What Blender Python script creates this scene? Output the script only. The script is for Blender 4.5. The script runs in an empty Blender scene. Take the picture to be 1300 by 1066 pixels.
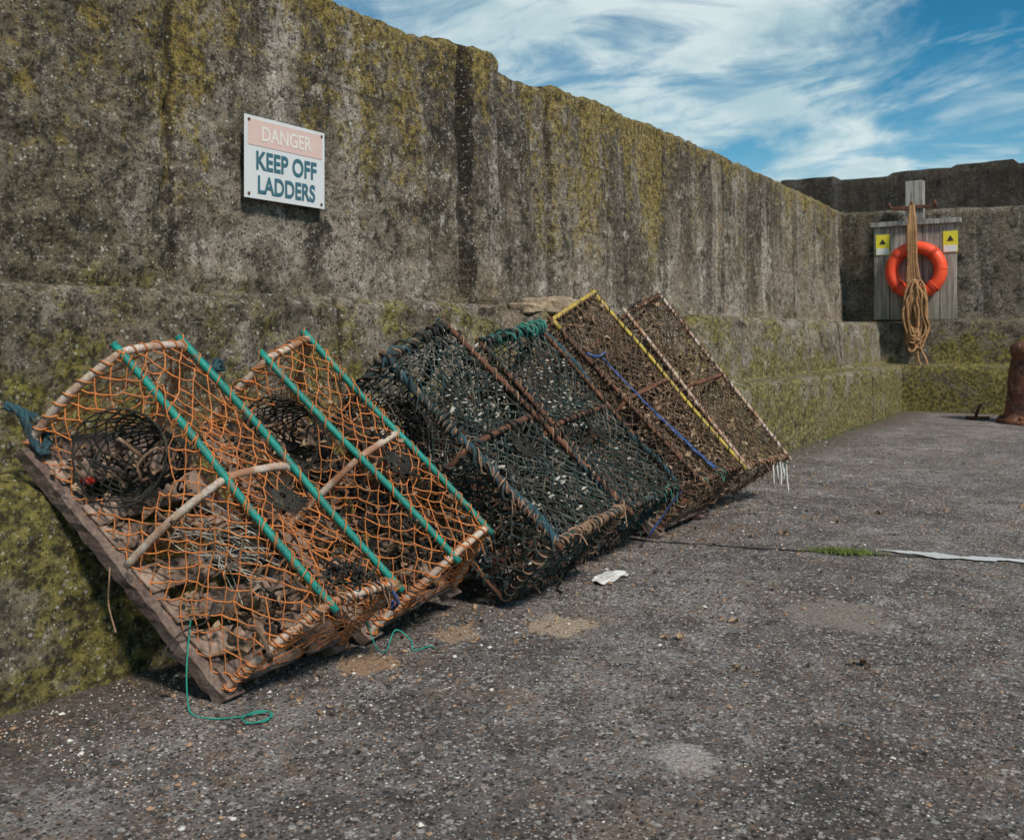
import bpy, math, random
from mathutils import Vector, noise, Matrix
random.seed(7)
V=Vector
R=random.random
def U(a,b): return a+(b-a)*random.random()
scene=bpy.context.scene
col=scene.collection

# ------------------------------------------------------------------ node helpers
class NT:
    def __init__(s,mat):
        mat.use_nodes=True
        s.t=mat.node_tree; s.n=s.t.nodes; s.l=s.t.links
        s.n.clear()
    def new(s,typ,**k):
        nd=s.n.new(typ)
        for a,b in k.items(): setattr(nd,a,b)
        return nd
    def put(s,sock,val):
        if val is None: return
        if hasattr(val,'is_linked') or hasattr(val,'links'): s.l.new(val,sock)
        else:
            if isinstance(val,(tuple,list)) and len(val)==3 and sock.type=='RGBA': val=(*val,1)
            sock.default_value=val
    def pos(s):
        return s.new('ShaderNodeNewGeometry').outputs['Position']
    def mapping(s,vec,scale=(1,1,1),loc=(0,0,0),rot=(0,0,0)):
        m=s.new('ShaderNodeMapping'); s.put(m.inputs['Vector'],vec)
        m.inputs['Scale'].default_value=scale; m.inputs['Location'].default_value=loc; m.inputs['Rotation'].default_value=rot
        return m.outputs[0]
    def noise(s,vec,scale,detail=6,rough=.6,dist=0):
        m=s.new('ShaderNodeTexNoise'); s.put(m.inputs['Vector'],vec)
        m.inputs['Scale'].default_value=scale; m.inputs['Detail'].default_value=detail
        m.inputs['Roughness'].default_value=rough; m.inputs['Distortion'].default_value=dist
        return m.outputs['Fac']
    def voro(s,vec,scale,feat='F1',out='Distance',rand=1):
        m=s.new('ShaderNodeTexVoronoi',feature=feat); s.put(m.inputs['Vector'],vec)
        m.inputs['Scale'].default_value=scale
        m.inputs['Randomness'].default_value=rand
        return m.outputs[out]
    def ramp(s,fac,a,b,c0=0,c1=1):
        m=s.new('ShaderNodeMapRange'); s.put(m.inputs[0],fac)
        m.inputs[1].default_value=a; m.inputs[2].default_value=b; m.inputs[3].default_value=c0; m.inputs[4].default_value=c1
        m.interpolation_type='SMOOTHSTEP'
        return m.outputs[0]
    def math(s,op,a,b=None,c=None):
        m=s.new('ShaderNodeMath',operation=op); s.put(m.inputs[0],a)
        if b is not None: s.put(m.inputs[1],b)
        if c is not None: s.put(m.inputs[2],c)
        return m.outputs[0]
    def mix(s,fac,a,b,blend='MIX'):
        m=s.new('ShaderNodeMix',data_type='RGBA',blend_type=blend)
        s.put(m.inputs[0],fac); s.put(m.inputs[6],a); s.put(m.inputs[7],b)
        return m.outputs[2]
    def sep(s,vec):
        m=s.new('ShaderNodeSeparateXYZ'); s.put(m.inputs[0],vec); return m.outputs
    def comb(s,x,y,z):
        m=s.new('ShaderNodeCombineXYZ'); s.put(m.inputs[0],x); s.put(m.inputs[1],y); s.put(m.inputs[2],z); return m.outputs[0]
    def bump(s,h,dist,strength=1,norm=None):
        m=s.new('ShaderNodeBump'); s.put(m.inputs['Height'],h); m.inputs['Distance'].default_value=dist
        m.inputs['Strength'].default_value=strength
        if norm is not None: s.put(m.inputs['Normal'],norm)
        return m.outputs[0]
    def out(s,color,rough=.85,norm=None,metal=0,spec=.3):
        b=s.new('ShaderNodeBsdfPrincipled'); o=s.new('ShaderNodeOutputMaterial')
        s.put(b.inputs['Base Color'],color); s.put(b.inputs['Roughness'],rough); s.put(b.inputs['Metallic'],metal)
        b.inputs['Specular IOR Level'].default_value=spec
        if norm is not None: s.put(b.inputs['Normal'],norm)
        s.l.new(b.outputs[0],o.inputs[0])

def fiber(name,c1,c2,c3=None,scale=9,rough=.85,bump=True,fine=160,bd=.002):
    m=bpy.data.materials.new(name); n=NT(m); p=n.pos()
    c=n.mix(n.ramp(n.noise(p,scale,5,.65),.4,.62),c1,c2)
    if c3: c=n.mix(n.ramp(n.noise(n.mapping(p,loc=(3,7,1)),scale*2.3,5,.7),.54,.66),c,c3)
    c=n.mix(n.ramp(n.noise(p,fine,2,.5),.3,.75,.0,.55),c,(c1[0]*.35,c1[1]*.35,c1[2]*.35))
    n.out(c,rough,n.bump(n.noise(p,fine,3,.6),bd,.7) if bump else None)
    return m

def concrete(name,dark=1.0,green=1.0,top_z=2.95,sections=False,yellow=1.0,streak=1.0):
    m=bpy.data.materials.new(name); n=NT(m); p=n.pos(); xyz=n.sep(p); z=xyz[2]
    big=n.noise(p,.9,8,.62); med=n.noise(n.mapping(p,loc=(4,1,2)),3.2,10,.72); fine=n.noise(p,24,8,.75)
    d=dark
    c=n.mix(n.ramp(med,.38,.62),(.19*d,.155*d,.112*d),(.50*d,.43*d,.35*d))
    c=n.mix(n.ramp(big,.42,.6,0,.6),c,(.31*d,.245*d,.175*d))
    # iron-brown and pinkish fills
    c=n.mix(n.ramp(n.noise(n.mapping(p,scale=(1,1,.45),loc=(3,4,8)),1.6,9,.7),.54,.62,0,.6),c,(.36*d,.25*d,.17*d))
    up=n.ramp(z,1.15,1.5)
    st2=n.noise(n.mapping(p,scale=(1.7,1.7,.22),loc=(9,5,0)),1.5,9,.72,.3)
    c=n.mix(n.math('MULTIPLY',n.math('MULTIPLY',n.ramp(st2,.51,.60,0,.9),n.ramp(fine,.36,.56)),up),c,(.66*d,.57*d,.49*d))
    # broad damp stains
    bs=n.noise(n.mapping(p,scale=(1,1,.35),loc=(6,1,3)),1.15,10,.7,.4)
    c=n.mix(n.math('MULTIPLY',n.ramp(bs,.51,.60,0,.8*streak),up),c,n.mix(n.ramp(fine,.4,.65),(.075*d,.06*d,.04*d),(.22*d,.175*d,.12*d)))
    st=n.noise(n.mapping(p,scale=(1.9,1.9,.13)),1.5,9,.68,.30)
    hi=n.ramp(z,1.3,2.9,-.02,.07)
    c=n.mix(n.math('MULTIPLY',n.ramp(n.math('ADD',st,hi),.53,.605,0,.82*streak),up),c,n.mix(n.ramp(fine,.4,.65),(.05*d,.04*d,.028*d),(.16*d,.125*d,.085*d)))
    li=n.noise(n.mapping(p,loc=(1,8,3)),7,11,.82)
    c=n.mix(n.ramp(li,.555,.61,0,.75),c,(.68*d,.63*d,.54*d))
    bl=n.noise(n.mapping(p,loc=(7,2,9)),4.2,11,.82)
    c=n.mix(n.ramp(bl,.54,.59,0,.9),c,(.04*d,.034*d,.026*d))
    if sections:
        sec=n.ramp(n.math('ADD',xyz[1],n.math('MULTIPLY',med,.5)),2.95,2.6)
        c=n.mix(n.math('MULTIPLY',sec,n.ramp(li,.42,.54,.10,.72)),c,n.mix(n.ramp(fine,.4,.6),(.045,.038,.024),(.22,.18,.10)))
    ye=n.noise(n.mapping(p,loc=(2,2,5)),9,10,.8); ye2=n.noise(n.mapping(p,scale=(1.4,1.4,.25),loc=(2,6,5)),1.3,6,.6)
    ztop=n.ramp(z,top_z-1.7,top_z+.05)
    yf=n.math('ADD',n.math('MULTIPLY',ye,.55),n.math('MULTIPLY',ye2,.45))
    cop=n.ramp(z,top_z-.30,top_z,0,.055)
    c=n.mix(n.math('MULTIPLY',n.ramp(n.math('ADD',n.math('ADD',yf,n.math('MULTIPLY',ztop,.035)),cop),.535,.585,0,.85*yellow),n.ramp(ztop,0,.3)),c,n.mix(n.ramp(fine,.35,.65),(.12,.08,.015),(.46,.34,.09)))
    gr=n.noise(n.mapping(p,loc=(5,3,5)),2.3,10,.78)
    low=n.ramp(z,1.35,.30)
    gm=n.math('MULTIPLY',n.ramp(n.math('ADD',gr,n.math('MULTIPLY',low,.115)),.505,.60,0,.88*green),n.ramp(z,1.5,1.15))
    c=n.mix(gm,c,n.mix(n.ramp(fine,.35,.65),(.06,.055,.01),(.38,.32,.075)))
    if sections:
        J=None
        wob=n.math('MULTIPLY',n.math('SUBTRACT',n.noise(n.comb(0,0,z),5,6,.7),.5),.16)
        wob=n.math('ADD',wob,n.math('MULTIPLY',n.math('SUBTRACT',n.noise(p,22,5,.7),.5),.05))
        yw=n.math('ADD',xyz[1],wob)
        for jy,wdt,st_ in ((2.55,.025,.8),(4.76,.045,.95),(4.70,.02,.8),(5.12,.035,.85),(5.84,.03,.6),(6.66,.04,.8),(7.9,.04,.6),(9.4,.045,.65),(10.9,.05,.6)):
            q=n.ramp(n.math('ABSOLUTE',n.math('SUBTRACT',yw,jy)),wdt,wdt*.3,0,st_)
            J=q if J is None else n.math('MAXIMUM',J,q)
        c=n.mix(n.math('MULTIPLY',n.math('MULTIPLY',J,up),n.ramp(li,.36,.5,.35,1)),c,(.028,.022,.016))
        J2=None
        for jy in (2.95,5.9,8.8,11.6):
            q=n.ramp(n.math('ABSOLUTE',n.math('SUBTRACT',yw,jy)),.025,.008,0,.8); J2=q if J2 is None else n.math('MAXIMUM',J2,q)
        c=n.mix(n.math('MULTIPLY',J2,n.ramp(z,1.25,1.2)),c,(.03,.025,.018))
        # horizontal board / pour lines
        zw=n.math('ADD',z,n.math('MULTIPLY',n.math('SUBTRACT',n.noise(p,3,6,.7),.5),.10))
        for zz_ in (1.86,2.42):
            c=n.mix(n.math('MULTIPLY',n.ramp(n.math('ABSOLUTE',n.math('SUBTRACT',zw,zz_)),.014,.003,0,.55),n.ramp(med,.44,.54)),c,(.04,.033,.025))
    for sc in (55,120):
        vs=n.sep(n.voro(p,sc,out='Color')); vd=n.voro(p,sc)
        dot=n.math('MULTIPLY',n.ramp(vs[0],.80,.84),n.ramp(vd,.42,.25))
        c=n.mix(n.math('MULTIPLY',dot,.7),c,(.72*d,.68*d,.60*d))
        dk=n.math('MULTIPLY',n.ramp(vs[1],.70,.74),n.ramp(vd,.5,.3))
        c=n.mix(n.math('MULTIPLY',dk,.75),c,(.04,.034,.028))
    c=n.mix(n.ramp(fine,.36,.54,.7,0),c,(.04,.033,.025))
    vd=n.voro(p,62)
    h=n.math('ADD',n.math('MULTIPLY',n.noise(p,13,9,.75),1.2),n.math('MULTIPLY',vd,.2))
    nb=n.bump(h,.05,1)
    nb=n.bump(n.noise(p,120,5,.75),.006,.9,nb)
    n.out(c,.93,nb,spec=.2)
    return m

# ------------------------------------------------------------------ mesh builder
class MB:
    def __init__(s): s.v=[]; s.f=[]
    def tube(s,pts,r,n=5,cap=False):
        N=len(pts); base=len(s.v); pr=None
        for i,p in enumerate(pts):
            a=pts[max(0,i-1)]; b=pts[min(N-1,i+1)]; t=(b-a)
            if t.length<1e-9: t=V((0,0,1))
            t.normalize()
            if pr is None:
                ref=V((0,0,1)) if abs(t.z)<.8 else V((1,0,0))
                pr=t.cross(ref).normalized()
            else:
                pr=(pr-t*pr.dot(t))
                if pr.length<1e-6: pr=t.orthogonal()
                pr.normalize()
            q=t.cross(pr); rr=r[i] if isinstance(r,(list,tuple)) else r
            for k in range(n):
                an=2*math.pi*k/n
                s.v.append(p+pr*(math.cos(an)*rr)+q*(math.sin(an)*rr))
        for i in range(N-1):
            for k in range(n):
                k2=(k+1)%n
                s.f.append((base+i*n+k,base+i*n+k2,base+(i+1)*n+k2,base+(i+1)*n+k))
        if cap:
            s.f.append(tuple(base+k for k in range(n))[::-1]); s.f.append(tuple(base+(N-1)*n+k for k in range(n)))
    def rope(s,pts,r,strands=3,pitch=7.0,n=5):
        d=resample(pts,r*1.1); N=len(d); pr=None; P=[[] for _ in range(strands)]; L=0
        for i,p in enumerate(d):
            a=d[max(0,i-1)]; b=d[min(N-1,i+1)]; t=(b-a); t.normalize()
            if pr is None: pr=t.orthogonal().normalized()
            else:
                pr=pr-t*pr.dot(t); pr.normalize()
            q=t.cross(pr); L+=r*1.1
            for k in range(strands):
                an=2*math.pi*(k/strands+L/(r*pitch))
                P[k].append(p+(pr*math.cos(an)+q*math.sin(an))*r*.52)
        for k in range(strands): s.tube(P[k],r*.56,n)
    def box(s,p0,p1,w,t,seg=6,jit=.002):
        base=len(s.v)
        for i in range(seg+1):
            c=p0.lerp(p1,i/seg)
            for a,b in ((-.5,-.5),(.5,-.5),(.5,.5),(-.5,.5)):
                s.v.append(c+w*a+t*b+V((U(-jit,jit),U(-jit,jit),U(-jit,jit))))
        for i in range(seg):
            for k in range(4):
                k2=(k+1)%4
                s.f.append((base+i*4+k,base+i*4+k2,base+(i+1)*4+k2,base+(i+1)*4+k))
        s.f.append((base+3,base+2,base+1,base)); e=base+seg*4; s.f.append((e,e+1,e+2,e+3))
    def rock(s,c,r,flat=.7):
        base=len(s.v)
        for k in range(5):
            an=2*math.pi*k/5+U(-.4,.4); rr=r*U(.6,1.2)
            s.v.append(c+V((math.cos(an)*rr,math.sin(an)*rr,U(-.2,.2)*r*flat)))
        s.v.append(c+V((U(-.3,.3)*r,U(-.3,.3)*r,r*flat*U(.6,1)))); s.v.append(c-V((0,0,r*flat)))
        for k in range(5):
            k2=(k+1)%5
            s.f.append((base+k,base+k2,base+5)); s.f.append((base+k2,base+k,base+6))
    def flake(s,c,r):
        base=len(s.v); a=V((U(-1,1),U(-1,1),U(-1,1))).normalized(); b=a.orthogonal().normalized(); q=a.cross(b)
        K=5
        for k in range(K):
            an=2*math.pi*k/K; rr=r*U(.4,1.2)
            s.v.append(c+b*math.cos(an)*rr+q*math.sin(an)*rr*.6+a*U(-.3,.3)*r)
        s.f.append(tuple(base+k for k in range(K)))
    def obj(s,name,mat,parent=None,smooth=True):
        me=bpy.data.meshes.new(name); me.from_pydata([tuple(v) for v in s.v],[],s.f); me.update()
        if smooth:
            me.polygons.foreach_set('use_smooth',[True]*len(me.polygons))
        me.materials.append(mat)
        o=bpy.data.objects.new(name,me); col.objects.link(o)
        if parent: o.parent=parent
        return o
def empty(name,loc=(0,0,0)):
    o=bpy.data.objects.new(name,None); col.objects.link(o); o.empty_display_size=.1; return o
def cat(P,per=8):
    out=[]; n=len(P)
    for i in range(n-1):
        p0=P[max(0,i-1)];p1=P[i];p2=P[i+1];p3=P[min(n-1,i+2)]
        for k in range(per):
            t=k/per
            out.append(.5*((2*p1)+(p2-p0)*t+(2*p0-5*p1+4*p2-p3)*t*t+(3*p1-p0-3*p2+p3)*t**3))
    out.append(P[-1].copy()); return out
def resample(P,d):
    out=[P[0].copy()]; acc=0
    for i in range(1,len(P)):
        a=P[i-1]; b=P[i]; L=(b-a).length
        if L<1e-9: continue
        x=d-acc
        while x<=L:
            out.append(a.lerp(b,x/L)); x+=d
        acc=L-(x-d)
    out.append(P[-1].copy()); return out
def at(P,v):
    v=max(0,min(1,v))*(len(P)-1); i=min(int(v),len(P)-2); return P[i].lerp(P[i+1],v-i)
def N3(p,k,s=0): return noise.noise(V((p.x*k+s,p.y*k+s*1.3,p.z*k-s)))

# ------------------------------------------------------------------ materials
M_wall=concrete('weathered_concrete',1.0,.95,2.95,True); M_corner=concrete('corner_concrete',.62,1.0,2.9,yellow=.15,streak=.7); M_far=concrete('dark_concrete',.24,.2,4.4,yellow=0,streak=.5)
M_orange=fiber('orange_twine',(.66,.22,.06),(.46,.17,.06),(.28,.15,.075))
M_black=fiber('black_twine',(.022,.02,.018),(.05,.045,.035),(.11,.09,.06))
M_darkgreen=fiber('tarry_green_twine',(.026,.05,.05),(.035,.038,.033),(.16,.135,.095),scale=6)
M_greytwine=fiber('sunbleached_twine',(.15,.145,.12),(.07,.065,.055),(.34,.31,.25),scale=5)
M_brown=fiber('weedy_brown_twine',(.19,.115,.072),(.085,.058,.04),(.34,.235,.16),scale=12)
M_olive=fiber('olive_twine',(.10,.07,.04),(.05,.037,.027),(.22,.15,.085),scale=12)
M_bluerope=fiber('dark_blue_rope',(.03,.08,.10),(.025,.045,.05),(.24,.18,.12),scale=8)
M_tealrope=fiber('teal_rope',(.04,.22,.17),(.04,.12,.10),(.18,.16,.10),scale=10)
M_tan=fiber('frayed_tan_rope',(.38,.23,.145),(.22,.135,.085),(.11,.075,.05),scale=14)
M_green=fiber('green_plastic',(.015,.27,.21),(.02,.19,.155),(.18,.12,.08),scale=12,rough=.5)
M_pvc=fiber('rust_stained_pvc',(.56,.45,.36),(.33,.14,.065),(.60,.54,.48),scale=9,rough=.6)
M_rusty=fiber('rusty_iron',(.17,.07,.04),(.08,.045,.03),(.28,.14,.075),scale=12)
M_yellow=fiber('yellow_plastic',(.58,.42,.06),(.34,.235,.08),(.15,.10,.06),scale=16,rough=.6)
M_blue=fiber('blue_plastic',(.04,.09,.26),(.045,.065,.13),(.22,.17,.13),scale=16,rough=.6)
M_wood=fiber('old_wet_wood',(.135,.088,.072),(.22,.16,.13),(.05,.038,.032),scale=7,fine=90,bd=.004)
M_slat=fiber('slat_wood',(.40,.28,.215),(.24,.16,.12),(.11,.08,.06),scale=7,fine=60,bd=.004)
M_pale=fiber('pale_line',(.45,.42,.36),(.30,.27,.22),None)
M_shell=fiber('dried_weed',(.22,.13,.07),(.42,.29,.19),(.07,.045,.03),scale=30)
M_shellw=fiber('barnacle',(.58,.55,.48),(.30,.26,.21),(.15,.12,.09),scale=30)
M_white=fiber('white_plastic',(.75,.74,.70),(.65,.63,.58),None,rough=.5)
M_redp=fiber('red_cap',(.45,.03,.02),(.3,.03,.02),None,rough=.5)

# ------------------------------------------------------------------ ground
def axis(a0,a1,step,lo,hi):
    L=[]; x=a0
    while x<a1: L.append(x); x+=step
    L.append(a1); g=step
    x=a1
    while x<hi: g*=1.35; x+=g; L.append(min(x,hi))
    g=step; x=a0
    while x>lo: g*=1.35; x-=g; L.insert(0,max(x,lo))
    return L
gx=axis(-2.7,3.2,.035,-600,600); gy=axis(.8,8.5,.035,-600,600)
def gz(x,y):
    z=.012*noise.noise(V((x*.9,y*.9,0)))+.008*noise.noise(V((x*4,y*4,3)))+.0035*noise.noise(V((x*14,y*14,5)))
    f=max(0,1-max(0,abs(x)-6)/10)*max(0,1-max(0,abs(y-6)-10)/10)
    return z*f
gv=[V((x,y,gz(x,y))) for y in gy for x in gx]
W=len(gx); gf=[(j*W+i,j*W+i+1,(j+1)*W+i+1,(j+1)*W+i) for j in range(len(gy)-1) for i in range(W-1)]
g=MB(); g.v=gv; g.f=gf
mg=bpy.data.materials.new('worn_tarmac'); n=NT(mg); p=n.pos(); xyz=n.sep(p)
big=n.noise(p,1.1,9,.7); med=n.noise(n.mapping(p,loc=(3,3,0)),6,9,.75)
c=n.mix(n.ramp(big,.40,.60),(.155,.138,.13),(.32,.29,.275))
c=n.mix(n.ramp(med,.44,.60,0,.75),c,(.09,.078,.072))
c=n.mix(n.ramp(n.noise(n.mapping(p,loc=(8,1,0)),2.3,10,.8),.53,.60,0,.6),c,(.29,.205,.145))
c=n.mix(n.ramp(n.noise(n.mapping(p,loc=(1,9,0)),3.4,10,.8),.55,.61,0,.6),c,(.46,.42,.40))
c=n.mix(n.ramp(n.noise(n.mapping(p,loc=(4,6,0)),.75,9,.66,.5),.52,.61,0,.62),c,(.075,.063,.056))
for sc,amt in ((42,.75),(85,.95),(160,.9)):
    vc=n.sep(n.voro(p,sc,out='Color')); vd=n.voro(p,sc)
    e=n.ramp(vd,.5,.3)
    c=n.mix(n.math('MULTIPLY',n.math('MULTIPLY',n.ramp(vc[0],.72,.78),e),amt*.9),c,(.66,.61,.57))
    c=n.mix(n.math('MULTIPLY',n.math('MULTIPLY',n.ramp(vc[1],.60,.65),e),amt),c,(.033,.029,.027))
    c=n.mix(n.math('MULTIPLY',n.math('MULTIPLY',n.ramp(vc[2],.84,.88),e),amt*.6),c,(.38,.23,.15))
for (x,y,r,cc) in ((-1.69,2.80,.13,(.56,.42,.30)),(-1.94,2.52,.09,(.48,.34,.23)),(-2.0,2.13,.11,(.50,.31,.18)),(-.905,2.10,.085,(.52,.46,.43)),(-1.35,2.62,.05,(.3,.26,.22)),(-.2,5.4,.3,(.36,.33,.29)),(-.9,3.5,.2,(.32,.26,.22)),(.3,3.6,.22,(.32,.29,.27))):
    d=n.new('ShaderNodeVectorMath',operation='DISTANCE'); n.put(d.inputs[0],p); d.inputs[1].default_value=(x,y,0)
    dd=n.math('ADD',d.outputs['Value'],n.math('MULTIPLY',n.math('SUBTRACT',n.noise(p,14,7,.75),.5),r*2.2))
    c=n.mix(n.math('MULTIPLY',n.ramp(dd,r,r*.75),n.ramp(n.noise(p,90,3,.6),.36,.52,.2,.9)),c,cc)
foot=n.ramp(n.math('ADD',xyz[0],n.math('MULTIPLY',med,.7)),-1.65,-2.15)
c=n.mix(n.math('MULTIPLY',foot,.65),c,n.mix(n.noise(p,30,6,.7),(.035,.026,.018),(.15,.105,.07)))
wv=n.new('ShaderNodeVectorMath',operation='MULTIPLY_ADD'); nz=n.new('ShaderNodeTexNoise'); n.put(nz.inputs['Vector'],p); nz.inputs['Scale'].default_value=4; nz.inputs['Detail'].default_value=6
n.put(wv.inputs[0],nz.outputs['Color']); wv.inputs[1].default_value=(.5,.5,.5); n.put(wv.inputs[2],p)
ck=n.voro(wv.outputs[0],.6,feat='DISTANCE_TO_EDGE')
c=n.mix(n.math('MULTIPLY',n.math('MULTIPLY',n.ramp(ck,.008,.001,0,.7),n.ramp(big,.46,.54)),n.ramp(xyz[1],2.6,3.6)),c,(.03,.026,.022))
vd=n.voro(p,80)
h=n.math('ADD',n.math('MULTIPLY',n.noise(p,38,7,.78),1.3),n.math('MULTIPLY',vd,.5))
nb=n.bump(h,.018,1.0); nb=n.bump(n.noise(p,5,6,.6),.02,.6,nb)
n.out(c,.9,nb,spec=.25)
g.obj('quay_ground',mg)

# ------------------------------------------------------------------ harbour wall
def interp(T,y):
    if y<=T[0][0]: return T[0][1]
    for a,b in zip(T,T[1:]):
        if y<=b[0]: return a[1]+(b[1]-a[1])*(y-a[0])/(b[0]-a[0])
    return T[-1][1]
topT=[(-6,2.90),(2.4,2.93),(4.50,2.925),(4.53,2.965),(5.07,2.985),(5.11,2.915),(6.6,2.985),(6.65,3.0),(9,3.02),(12,2.99),(15,2.97)]
joints=[.35,2.52,4.74,5.12,5.84,6.66,7.9,9.4,10.9,12.4]
def profile(P,step):
    out=[]
    for a,b in zip(P,P[1:]):
        k=max(1,int(round((b-a).length/step)))
        for i in range(k): out.append(a.lerp(b,i/k))
    out.append(P[-1]); return out
prof=profile([V((-2.545,0,-.12)),V((-2.55,0,.60)),V((-2.585,0,.63)),V((-2.88,0,.64)),V((-2.9,0,.67)),V((-2.92,0,1.18)),V((-2.96,0,1.22)),V((-3.56,0,1.25)),V((-3.58,0,1.28)),V((-3.62,0,2.90)),V((-3.68,0,2.95)),V((-4.4,0,2.97)),V((-4.45,0,0))],.035)
ys=[];y=-4.5
while y<14.9:
    ys.append(y); y+= .022 if 1<y<9 else .06
w=MB()
for y in ys:
    tz=interp(topT,y)
    for q in prof:
        p=V((q.x,y,q.z))
        if q.z>1.3 and q.x>-4.42:
            p.z=1.3+(q.z-1.3)*(tz-1.3)/(2.95-1.3)
        d=.018*N3(p,1.3)+.015*N3(p,5,3)+.012*N3(p,14,7)+.007*N3(p,30,2)
        edge=0
        if q.z>2.8: edge=.03*N3(p,6,11)+.025*N3(p,2.2,5)+.02*N3(p,17,5); p.z+=edge
        if .5<q.z<.7 or 1.1<q.z<1.3: 
            k=max(0,N3(p,3.5,20)+.4*N3(p,11,2)); p.z-=.06*k; d-=.06*k
        if q.z>1.26 and q.x>-3.75:
            if y<2.52: d+=.02+.04*N3(p,7,1)
            if 4.74<y<5.12: d+=.06
            if 5.12<=y<5.84: d-=.02
            if 5.84<=y<6.66: d+=.02
            if 6.66<=y<7.9: d-=.005
            for jy in joints:
                yy=y-jy-.015*math.sin(q.z*5+jy)-.03*noise.noise(V((jy,q.z*4,0)))
                if abs(yy)<.09: d-=(.08 if jy in(4.74,5.12) else .035)*math.exp(-(yy/.024)**2)
        if q.z<=1.24 and q.x>-3:
            for jy in (2.95,5.9,8.8,11.6):
                if abs(y-jy)<.08: d-=.03*math.exp(-((y-jy)/.022)**2)
            if q.z>.66 and y>2.95: d-=.03*(q.z-.66)
            if q.z>1.0 and 3.9<y<7.4: 
                k=min(1,(y-3.9)*3,(7.4-y)*3); p.z-=.05*k*(.6+N3(p,2,3)); d-=.04*k
        p.x+=d; p.z+=.006*N3(p,4,9)
        w.v.append(p)
K=len(prof)
for j in range(len(ys)-1):
    for i in range(K-1):
        w.f.append((j*K+i,j*K+i+1,(j+1)*K+i+1,(j+1)*K+i))
w.obj('harbour_wall',M_wall)
prof2=profile([V((0,13.43,-.12)),V((0,13.43,.60)),V((0,13.46,.634)),V((0,13.72,.644)),V((0,13.74,.66)),V((0,13.77,1.19)),V((0,13.80,1.235)),V((0,14.30,1.255)),V((0,14.33,1.28)),V((0,14.37,2.84)),V((0,14.43,2.88)),V((0,15.0,2.9)),V((0,15.05,0))],.05)
w=MB(); xs=[-3.9+.06*i for i in range(230)]
for x in xs:
    for q in prof2:
        p=V((x,q.y,q.z))
        if q.z>1.3 and q.y<15.02: p.z+= (q.z-1.3)/1.6*(.05-.035*(x+3.6))*(1 if x<3 else 0)+ (0 if x<3 else (q.z-1.3)/1.6*-.18)
        d=.02*N3(p,1.1,4)+.015*N3(p,5,3)+.008*N3(p,13,6)
        if .5<q.z<.7 or 1.1<q.z<1.3:
            k=max(0,N3(p,3,31)); p.z-=.04*k; d-=.05*k
        if q.z>2.8: p.z+=.02*N3(p,4,3)
        p.y-=d; w.v.append(p)
K=len(prof2)
for j in range(len(xs)-1):
    for i in range(K-1):
        w.f.append((j*K+i,(j+1)*K+i,(j+1)*K+i+1,j*K+i+1))
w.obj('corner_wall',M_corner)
prof3=profile([V((0,20,-.2)),V((0,20,4.4)),V((0,20.9,4.42)),V((0,20.9,-.2))],.2)
w=MB(); xs=[-9+.1*i for i in range(240)]
for x in xs:
    for q in prof3:
        p=V((x,q.y,q.z))
        if q.z>4.2: p.z+=.05*(int((x+50)/1.15)%3)-.04+.03*N3(p,2,3)
        p.y-=.04*N3(p,1.5,2)+.03*N3(p,5,5); w.v.append(p)
K=len(prof3)
for j in range(len(xs)-1):
    for i in range(K-1): w.f.append((j*K+i,(j+1)*K+i,(j+1)*K+i+1,j*K+i+1))
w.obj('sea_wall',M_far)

rb=empty('broken_stone')
b=MB()
def blob(b,c,sx,sy,sz,seed,n1=26,n2=18):
    base=len(b.v)
    for j in range(n2+1):
        th=math.pi*j/n2
        for i in range(n1):
            ph=2*math.pi*i/n1; d=V((math.sin(th)*math.cos(ph),math.sin(th)*math.sin(ph),math.cos(th)))
            d=V(tuple(math.copysign(abs(k)**.5,k) for k in d)); k=1+.3*N3(d,1.6,seed)+.18*N3(d,5,seed)
            b.v.append(c+V((d.x*sx*k,d.y*sy*k,d.z*sz*k)))
    for j in range(n2):
        for i in range(n1):
            i2=(i+1)%n1; b.f.append((base+j*n1+i,base+(j+1)*n1+i,base+(j+1)*n1+i2,base+j*n1+i2))
blob(b,V((-3.06,4.98,1.225)),.12,.20,.065,2)
blob(b,V((-3.05,5.35,1.20)),.10,.13,.05,5)
blob(b,V((-3.08,4.70,1.21)),.09,.09,.035,9)
M_sand=fiber('sandy_stone',(.42,.31,.21),(.28,.21,.14),(.14,.11,.08),scale=6,fine=50,bd=.006)
b.obj('stone_pieces',M_sand,rb,True)

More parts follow.
